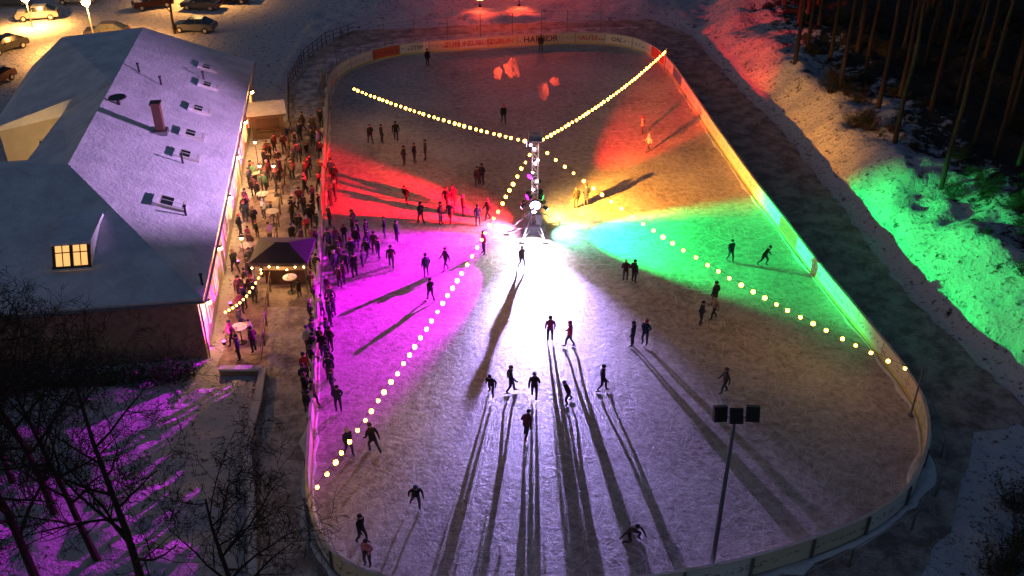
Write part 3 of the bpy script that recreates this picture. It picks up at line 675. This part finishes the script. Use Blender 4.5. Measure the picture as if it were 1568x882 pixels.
def bush_mesh(name,seed):
    r=random.Random(seed); mb=MB()
    for i in range(60):
        a=r.uniform(0,6.28); e_=r.uniform(.3,1.3); p=Vector((r.uniform(-.3,.3),r.uniform(-.3,.3),0)); d=Vector((math.cos(a)*math.cos(e_),math.sin(a)*math.cos(e_),math.sin(e_))); L_=r.uniform(.6,1.5)
        pts=[p,p+d*L_*.5+Vector((0,0,.05)),p+d*L_+Vector((0,0,.25*r.random()))]; mb.path(pts,[.015,.01,.004],3,0,cap=False)
        for k in range(5):
            q=pts[1].lerp(pts[2],r.random()); e2=Vector((r.uniform(-1,1),r.uniform(-1,1),r.uniform(-.2,1))).normalized(); mb.path([q,q+e2*r.uniform(.2,.45)],[.008,.003],3,0,cap=False)
            for w_ in range(3):
                c=q+e2*r.uniform(.1,.4); s_=.05; mb.add([c,c+Vector((r.uniform(-s_,s_),r.uniform(-s_,s_),s_)),c+Vector((s_,r.uniform(-s_,s_),r.uniform(-s_,s_)))],[(0,1,2)],1)
    return mb.mesh(name,[M_twig,M_needle])
BU=[bush_mesh('bush_a',1),bush_mesh('bush_b',2)]
def pine_mesh(name,seed,h,base):
    r=random.Random(seed); mb=MB(); pts=[Vector((0,0,-.3))]; 
    for i in range(1,9): pts.append(Vector((r.uniform(-.12,.12)*i*.4,r.uniform(-.12,.12)*i*.4,h*i/8)))
    mb.path(pts,[.19-.02*i for i in range(9)],8,0)
    for i in range(14):
        z=r.uniform(3,base); a=r.uniform(0,6.28); L_=r.uniform(.4,1.4); mb.path([(0,0,z),(L_*math.cos(a),L_*math.sin(a),z+.1)],[.03,.008],4,0,cap=False)
    for i in range(46):
        t=i/46; z=base+(h-base)*t; a=i*2.4+r.uniform(-.4,.4); L_=(3.0*(1-t)**.7+.5)*r.uniform(.7,1.1); d=Vector((math.cos(a),math.sin(a),r.uniform(-.1,.3)))
        e_=Vector((0,0,z))+d*L_; mb.path([(0,0,z),e_],[.05*(1-t)+.01,.01],4,0,cap=False)
        for k in range(40):
            c=Vector((0,0,z)).lerp(e_,r.uniform(.3,1.05))+Vector((r.gauss(0,.35),r.gauss(0,.35),r.gauss(0,.22))); v1=Vector((r.uniform(-1,1),r.uniform(-1,1),r.uniform(-.5,.5)))*.3; v2=Vector((r.uniform(-1,1),r.uniform(-1,1),r.uniform(-.5,.5)))*.16
            mb.add([c-v1,c+v2,c+v1],[(0,1,2)],1)
    return mb.mesh(name,[M_bark,M_needle])
PM=[pine_mesh('pine_a',1,24,16),pine_mesh('pine_b',2,26,17.5),pine_mesh('pine_c',3,22,15)]
TREES=[(1440,292),(1368,228),(1342,178),(1285,140),(1216,105),(1250,60),(1300,60),(1392,120),(1460,180),(1520,250),(1500,120),(1412,50),(1340,40),(1560,330),(1250,20),(1200,20),(1545,150),(1470,60),(1220,50),(1325,110),
 (1420,190),(1490,230),(1375,160),(1540,210),(1310,90),(1360,90),(1440,110),(1555,270),(1270,95),(1235,80)]
for i,(px,py) in enumerate(TREES):
    x,y=g2(px,py,2.5); place('pine_tree',PM[i%3],x,y,i*1.7,R.uniform(.95,1.1))
forest=empty('pine_forest'); cnt=0
while cnt<170:
    x=R.uniform(26,100); y=R.uniform(45,170)
    _,dh,ih=terrain(np.array([x]),np.array([y]))
    if dh[0]<9 or (x<48 and y<68): continue
    o=place('forest_pine',PM[cnt%3],x,y,R.uniform(0,6),R.uniform(.85,1.15)); o.parent=forest; cnt+=1
cnt=0
while cnt<170:
    x=R.uniform(20,52); y=R.uniform(28,95); _,dh,ih=terrain(np.array([x]),np.array([y]))
    if dh[0]<3.5: continue
    place('bush',BU[cnt%2],x,y,R.uniform(0,6),R.uniform(.35,1.1)); cnt+=1
for (px,py) in [(1540,870),(1560,840),(1530,895),(1552,780)]:
    x,y=g2(px,py); place('bush',BU[0],x,y,px,1.2)
mb=MB(); r=random.Random(5)
for i in range(5200):
    u=-1.8+r.gauss(0,.35); v=r.uniform(.5,17); z=r.uniform(.05,1.15+.15*math.sin(v*2)); c=hl(u,v,z); v1=Vector((r.uniform(-1,1),r.uniform(-1,1),r.uniform(-1,1)))*.14; v2=Vector((r.uniform(-1,1),r.uniform(-1,1),r.uniform(-1,1)))*.09
    mb.add([c-v1,c+v2,c+v1],[(0,1,2)],0)
for i in range(60): v=i*.28+.5; mb.path([hl(-1.8,v,0),hl(-1.8+r.uniform(-.3,.3),v+r.uniform(-.2,.2),1.1)],[.03,.01],4,1)
mb.obj('hedge',[M_needle,M_twig])

# ------------------------------------------------------------------ people
def objcol_mat(name,rough=.8):
    m,nt,b=nt_new(name); oi=nt.nodes.new('ShaderNodeObjectInfo'); nt.links.new(oi.outputs['Color'],b.inputs['Base Color']); b.inputs['Roughness'].default_value=rough; b.inputs['Specular IOR Level'].default_value=.2; return m
M_coat=objcol_mat('coat_fabric')
m,nt,b=nt_new('trouser_fabric'); oi=nt.nodes.new('ShaderNodeObjectInfo'); rp=nt.nodes.new('ShaderNodeValToRGB'); rp.color_ramp.elements[0].color=(.012,.012,.016,1); rp.color_ramp.elements[1].color=(.06,.07,.1,1)
nt.links.new(oi.outputs['Random'],rp.inputs['Fac']); nt.links.new(rp.outputs['Color'],b.inputs['Base Color']); b.inputs['Roughness'].default_value=.85; M_trou=m
M_skin=mat('skin',(.5,.3,.22),.55,0,.1); M_boot=mat('boots',(.02,.02,.02),.5)
m,nt,b=nt_new('hat_wool'); oi=nt.nodes.new('ShaderNodeObjectInfo'); rp=nt.nodes.new('ShaderNodeValToRGB'); rp.color_ramp.interpolation='CONSTANT'; e=rp.color_ramp.elements
e[0].color=(.02,.02,.025,1); e[1].position=.45; e[1].color=(.10,.05,.03,1)
for p_,c_ in ((.65,(.3,.3,.3)),(.78,(.25,.03,.04)),(.88,(.05,.06,.15))): x=e.new(p_); x.color=(*c_,1)
nt.links.new(oi.outputs['Random'],rp.inputs['Fac']); nt.links.new(rp.outputs['Color'],b.inputs['Base Color']); b.inputs['Roughness'].default_value=.95; M_hat=m
M_glove=mat('gloves',(.03,.03,.035),.8)
def person_mesh(name,J,skates=True):
    names=['pel','spi','che','nec','hd1','hd2','hd3','shL','elL','wrL','haL','shR','elR','wrR','haR','hiL','knL','anL','toL','hiR','knR','anR','toR']
    rad=dict(pel=.165,spi=.155,che=.165,nec=.062,hd1=.078,hd2=.098,hd3=.07,sh=.082,el=.06,wr=.042,ha=.036,hi=.105,kn=.07,an=.052,to=.042)
    edges=[('pel','spi'),('spi','che'),('che','nec'),('nec','hd1'),('hd1','hd2'),('hd2','hd3')]
    for s_ in 'LR': edges+=[('che','sh'+s_),('sh'+s_,'el'+s_),('el'+s_,'wr'+s_),('wr'+s_,'ha'+s_),('pel','hi'+s_),('hi'+s_,'kn'+s_),('kn'+s_,'an'+s_),('an'+s_,'to'+s_)]
    me=bpy.data.meshes.new('tmp'); me.from_pydata([J[k] for k in names],[(names.index(a),names.index(b_)) for a,b_ in edges],[])
    ob=bpy.data.objects.new('tmp',me); COL.objects.link(ob); ob.modifiers.new('s','SKIN')
    for i,k in enumerate(names):
        rr=rad.get(k,rad.get(k[:2])); sv=me.skin_vertices[0].data[i]; sv.radius=(rr,rr*(.85 if k in('che','spi','pel') else 1)); sv.use_root=(i==0)
    sb=ob.modifiers.new('b','SUBSURF'); sb.levels=1; sb.render_levels=1
    dg=bpy.context.evaluated_depsgraph_get(); dg.update(); ev=ob.evaluated_get(dg); m2=ev.to_mesh()
    mb=MB(); vs=[v.co.copy() for v in m2.vertices]
    bl=[]
    for a,b_ in edges:
        if a in('nec','hd1','hd2'): mi=2
        elif a[:2]=='wr': mi=5
        elif a[:2] in('hi','kn'): mi=1
        elif a[:2]=='an': mi=3
        else: mi=0
        bl.append((Vector(J[a]),Vector(J[b_]),mi))
    for p in m2.polygons:
        c=p.center; best=9; mi=0
        for a,b_,q in bl:
            d=b_-a; t=max(0,min(1,(c-a).dot(d)/max(d.length_squared,1e-6))); dd=(a+d*t-c).length
            if dd<best: best=dd; mi=q
        mb.f.append(tuple(p.vertices)); mb.m.append(mi)
    mb.v=[tuple(v) for v in vs]; ev.to_mesh_clear(); bpy.data.objects.remove(ob); 
    h=Vector(J['hd2']); up=(Vector(J['hd3'])-Vector(J['hd1'])).normalized()
    mb.ball(h+up*.045+Vector((0,.018,0)),.118,4,2,(1,1.02,.9)); mb.path([h+Vector((0,-.095,.02)),h+Vector((0,-.13,-.03))],[.01,.018],5,2)
    for sg in (-1,1):
        mb.ball(h+Vector((sg*.035,-.094,.015)),.012,3,1); mb.ball(h+Vector((sg*.1,0,-.01)),.022,2,1,(.5,1,1.4))
    mb.box(h+Vector((0,-.092,-.055)),(.05,.012,.01),6)
    mb.path([Vector(J['nec'])+Vector((0,0,-.02)),Vector(J['nec'])+Vector((0,0,.05))],[.115,.095],10,0)
    for s_ in 'LR':
        w_=Vector(J['wr'+s_]); a_=Vector(J['ha'+s_]); d=(a_-w_).normalized(); sd=d.cross(Vector((0,1,.2))).normalized(); fr_=d.cross(sd)
        for k,l in enumerate((.062,.075,.07,.055)):
            b0=a_+fr_*(-.03+.02*k); mb.path([b0,b0+d*l*.55,b0+d*l+sd*(.02 if s_=='L' else -.02)],[.011,.010,.008],5,5)
        t0=w_.lerp(a_,.4)-fr_*.03; mb.path([t0,t0-fr_*.03+d*.03,t0-fr_*.035+d*.06],[.013,.011,.009],5,5)
        t_=Vector(J['to'+s_]); an_=Vector(J['an'+s_])
        if skates:
            f=Vector((t_.x-an_.x,t_.y-an_.y,0)).normalized(); c=Vector(((t_.x+an_.x)/2,(t_.y+an_.y)/2,min(t_.z,an_.z)-.045)); mb.box(c,(.006,.29,.05),7,Matrix.Rotation(math.atan2(f.y,f.x)-math.pi/2,4,'Z'))
    me=mb.mesh(name,[M_coat,M_trou,M_skin,M_boot,M_hat,M_glove,M_ink,M_metal]); me.polygons.foreach_set('use_smooth',[True]*len(me.polygons)); return me
def J0(**o):
    J=dict(pel=(0,0,.98),spi=(0,0,1.16),che=(0,-.01,1.38),nec=(0,-.01,1.53),hd1=(0,-.03,1.6),hd2=(0,-.03,1.68),hd3=(0,-.02,1.755),
     shL=(.19,0,1.43),elL=(.25,.03,1.15),wrL=(.24,-.06,.91),haL=(.235,-.09,.83),shR=(-.19,0,1.43),elR=(-.25,.03,1.15),wrR=(-.24,-.06,.91),haR=(-.235,-.09,.83),
     hiL=(.1,0,.9),knL=(.115,-.02,.51),anL=(.12,.02,.13),toL=(.14,-.13,.085),hiR=(-.1,0,.9),knR=(-.115,-.02,.51),anR=(-.12,.02,.13),toR=(-.14,-.13,.085))
    J.update(o); return J
P_stand=J0()
P_cup=J0(elR=(-.25,-.02,1.16),wrR=(-.12,-.26,1.22),haR=(-.07,-.32,1.27),knL=(.14,-.05,.51))
P_glide=J0(pel=(0,.05,.92),spi=(0,0,1.09),che=(0,-.1,1.30),nec=(0,-.15,1.44),hd1=(0,-.19,1.50),hd2=(0,-.21,1.58),hd3=(0,-.20,1.65),shL=(.19,-.1,1.35),elL=(.29,.0,1.1),wrL=(.32,-.16,.93),haL=(.32,-.23,.88),
 shR=(-.19,-.1,1.35),elR=(-.27,.08,1.1),wrR=(-.3,.12,.88),haR=(-.3,.13,.8),hiL=(.1,.05,.84),knL=(.14,-.16,.48),anL=(.13,-.03,.12),toL=(.15,-.18,.08),hiR=(-.1,.05,.84),knR=(-.15,.18,.48),anR=(-.2,.42,.18),toR=(-.24,.3,.09))
P_wide=J0(elL=(.42,-.02,1.25),wrL=(.62,-.08,1.15),haL=(.7,-.1,1.12),elR=(-.42,-.02,1.22),wrR=(-.62,-.08,1.1),haR=(-.7,-.1,1.07),knL=(.2,-.12,.5),anL=(.26,0,.12),toL=(.32,-.14,.08),knR=(-.2,-.08,.5),anR=(-.26,.08,.12),toR=(-.32,-.05,.08))
P_talk=J0(elL=(.27,.08,1.17),wrL=(.12,-.14,1.08),haL=(.05,-.18,1.09),elR=(-.28,.06,1.17),wrR=(-.1,-.14,1.05),haR=(-.04,-.19,1.05),knR=(-.13,-.08,.52),hd2=(.02,-.05,1.68))
P_walk=J0(knL=(.11,-.16,.53),anL=(.11,-.18,.14),toL=(.12,-.34,.1),knR=(-.11,.03,.5),anR=(-.11,.24,.16),toR=(-.12,.12,.085),elL=(.25,.12,1.16),wrL=(.26,.12,.92),haL=(.26,.1,.84),elR=(-.25,-.06,1.16),wrR=(-.25,-.22,.97),haR=(-.25,-.28,.92))
P_crouch=J0(pel=(0,.15,.42),spi=(0,.08,.56),che=(0,-.1,.72),nec=(0,-.19,.84),hd1=(0,-.24,.9),hd2=(0,-.27,.97),hd3=(0,-.26,1.04),shL=(.19,-.1,.77),elL=(.32,-.3,.6),wrL=(.3,-.48,.4),haL=(.3,-.53,.33),shR=(-.19,-.1,.77),elR=(-.36,.1,.55),wrR=(-.45,.2,.3),haR=(-.47,.23,.22),
 hiL=(.1,.12,.38),knL=(.2,-.3,.48),anL=(.2,-.2,.12),toL=(.22,-.35,.08),hiR=(-.1,.12,.38),knR=(-.3,-.2,.2),anR=(-.5,.1,.12),toR=(-.58,0,.09))
PMs={k:person_mesh('figure_'+k,v,k not in('cup','talk')) for k,v in dict(stand=P_stand,cup=P_cup,glide=P_glide,wide=P_wide,talk=P_talk,walk=P_walk,crouch=P_crouch).items()}
DARK=[(.02,.02,.025),(.03,.035,.05),(.015,.015,.015),(.05,.04,.035),(.025,.03,.06),(.06,.055,.05),(.04,.02,.02)]
BR=[(.35,.04,.05),(.1,.18,.4),(.4,.32,.25),(.5,.5,.52),(.3,.06,.2),(.08,.2,.12)]
placed=[]
def person(name,x,y,pose,col=None,face=0,s=1.0,z=.045):
    o=bpy.data.objects.new(name,PMs[pose]); link(o); o.location=(x,y,z); o.rotation_euler=(0,0,math.radians(face)); k=s*R.uniform(.94,1.04); o.scale=(k*1.08,k*1.08,k)
    if col is None: col=R.choice(DARK) if R.random()<.9 else R.choice(BR)
    o.color=(*col,1); placed.append((x,y)); return o
SK=[(655,102,'stand'),(568,222,'walk'),(585,220,'stand'),(607,217,'walk'),(619,256,'talk'),(635,250,'stand'),(652,246,'stand'),(771,190,'walk'),(828,80,'stand'),(622,313,'glide'),(645,345,'walk'),(675,345,'stand'),(690,342,'walk'),(709,332,'stand'),(731,287,'stand'),(738,284,'talk'),(732,347,'stand'),(747,338,'walk'),(694,318,'stand'),(684,320,'walk'),
 (608,372,'stand'),(590,366,'talk'),(882,320,'stand'),(897,316,'talk'),(983,208,'talk'),(992,234,'walk'),(1117,402,'walk'),(1170,408,'glide'),(957,432,'talk'),(970,434,'stand'),(1072,499,'talk'),(1092,490,'walk'),(799,412,'walk'),(842,524,'stand'),(872,532,'walk'),(968,531,'stand'),(987,529,'talk'),(741,390,'stand'),(683,416,'walk'),(653,426,'stand'),(660,462,'walk'),
 (752,608,'glide'),(782,602,'walk'),(818,612,'walk'),(868,620,'glide'),(922,600,'walk'),(1108,603,'walk'),(806,670,'glide'),(572,692,'glide'),(638,780,'glide'),(555,832,'walk'),(564,868,'talk'),(967,826,'crouch'),(535,697,'walk'),(600,412,'walk'),(1093,470,'stand')]
CC={(842,524):(.25,.05,.12),(872,532):(.5,.05,.14),(983,208):(.6,.5,.3),(992,234):(.4,.4,.4),(1092,490):(.25,.18,.13),(564,868):(.35,.12,.12),(741,390):(.4,.05,.12),(806,670):(.1,.03,.05)}
for (px,py,po) in SK:
    x,y=g2(px,py); person('skater',x,y,po,CC.get((px,py),R.choice(DARK)),R.uniform(0,360),.94)
def crowd(name,poly,count,mind=.55,face=None):
    pw=[g2(*p) for p in poly]; xs_=[p[0] for p in pw]; ys_=[p[1] for p in pw]; c=0; tries=0
    while c<count and tries<count*60:
        tries+=1; x=R.uniform(min(xs_),max(xs_)); y=R.uniform(min(ys_),max(ys_))
        if not inside(np.array([x]),np.array([y]),pw)[0]: continue
        if any((x-a)**2+(y-b_)**2<mind**2 for a,b_ in placed): continue
        f=R.uniform(0,360) if face is None else face+R.uniform(-50,50)
        person(name,x,y,R.choice(['stand','cup','talk','talk','walk']),None,f,R.choice([.97,.97,.94,.95,.72]),.03); c+=1
crowd('spectator',[(452,196),(494,196),(492,330),(487,460),(456,460),(446,330)],50,.5)
crowd('spectator',[(392,240),(440,225),(428,335),(375,345)],24,.5)
crowd('spectator',[(470,460),(484,460),(482,650),(466,640)],14,.5,90)
crowd('spectator',[(364,350),(425,345),(400,470),(350,500)],16,.6)
crowd('skater',[(500,345),(545,350),(590,400),(560,430),(500,450)],24,.5)
crowd('skater',[(494,450),(520,450),(510,560),(490,560)],10,.5)
crowd('skater',[(490,560),(505,560),(525,645),(492,650)],5,.5)
crowd('skater',[(503,240),(518,250),(525,320),(500,330)],6,.5)
crowd('spectator',[(345,520),(395,490),(400,560),(345,560)],5,.8)

# ------------------------------------------------------------------ red lamps beyond the far end; tall unseen masts added for ice reflections
M_red=mat('red_lens',(.8,.1,.1),.3,emis=(1,.12,.02),es=60)
for (px,py,h,e_) in [(735,14,1.0,1500),(795,12,1.0,1500),(766,-20,9.5,1500),(784,-28,13.0,1200),(846,-20,11.0,1500)]:
    x,y=g2(px,py); z0=tz(x,y); mb=MB(); mb.box((0,0,.12),(.3,.3,.24),0); mb.path([(0,0,.24),(0,0,h-.1)],.05,6,0); mb.box((0,0,h),(.7,.3,.5),0); mb.box((0,-.16,h),(.6,.02,.42),1)
    mb.obj('red_floodlight',[M_dark,M_red],loc=(x,y,z0)); spot('red_floodlight_beam',(x,y-.3,h+.1+z0),(x,y-9,0),e_,(1,.06,.02),100,.8,.15)

# ------------------------------------------------------------------ sky
w=bpy.data.worlds.new('World'); scene.world=w; w.use_nodes=True; nt=w.node_tree; N=nt.nodes; L=nt.links
bg=N['Background']; sky=N.new('ShaderNodeTexSky'); sky.sky_type='NISHITA'; sky.sun_disc=False; sky.sun_elevation=math.radians(2); sky.sun_rotation=math.radians(250)
mx=N.new('ShaderNodeMix'); mx.data_type='RGBA'; mx.blend_type='MULTIPLY'; mx.inputs['Factor'].default_value=1; mx.inputs['B'].default_value=(.50,.66,1.10,1)
L.new(sky.outputs['Color'],mx.inputs['A']); L.new(mx.outputs['Result'],bg.inputs['Color']); bg.inputs['Strength'].default_value=0.125

# ------------------------------------------------------------------ camera
cam=bpy.data.cameras.new('camera'); cam.sensor_width=36; cam.lens=36*FP/1568; cam.clip_end=5000; cam.clip_start=.5
co=bpy.data.objects.new('camera',cam); link(co); co.location=(0,0,CH); co.rotation_euler=(math.pi/2-TH,0,0); scene.camera=co
scene.view_settings.view_transform='Standard'; scene.view_settings.look='None'; scene.view_settings.exposure=0
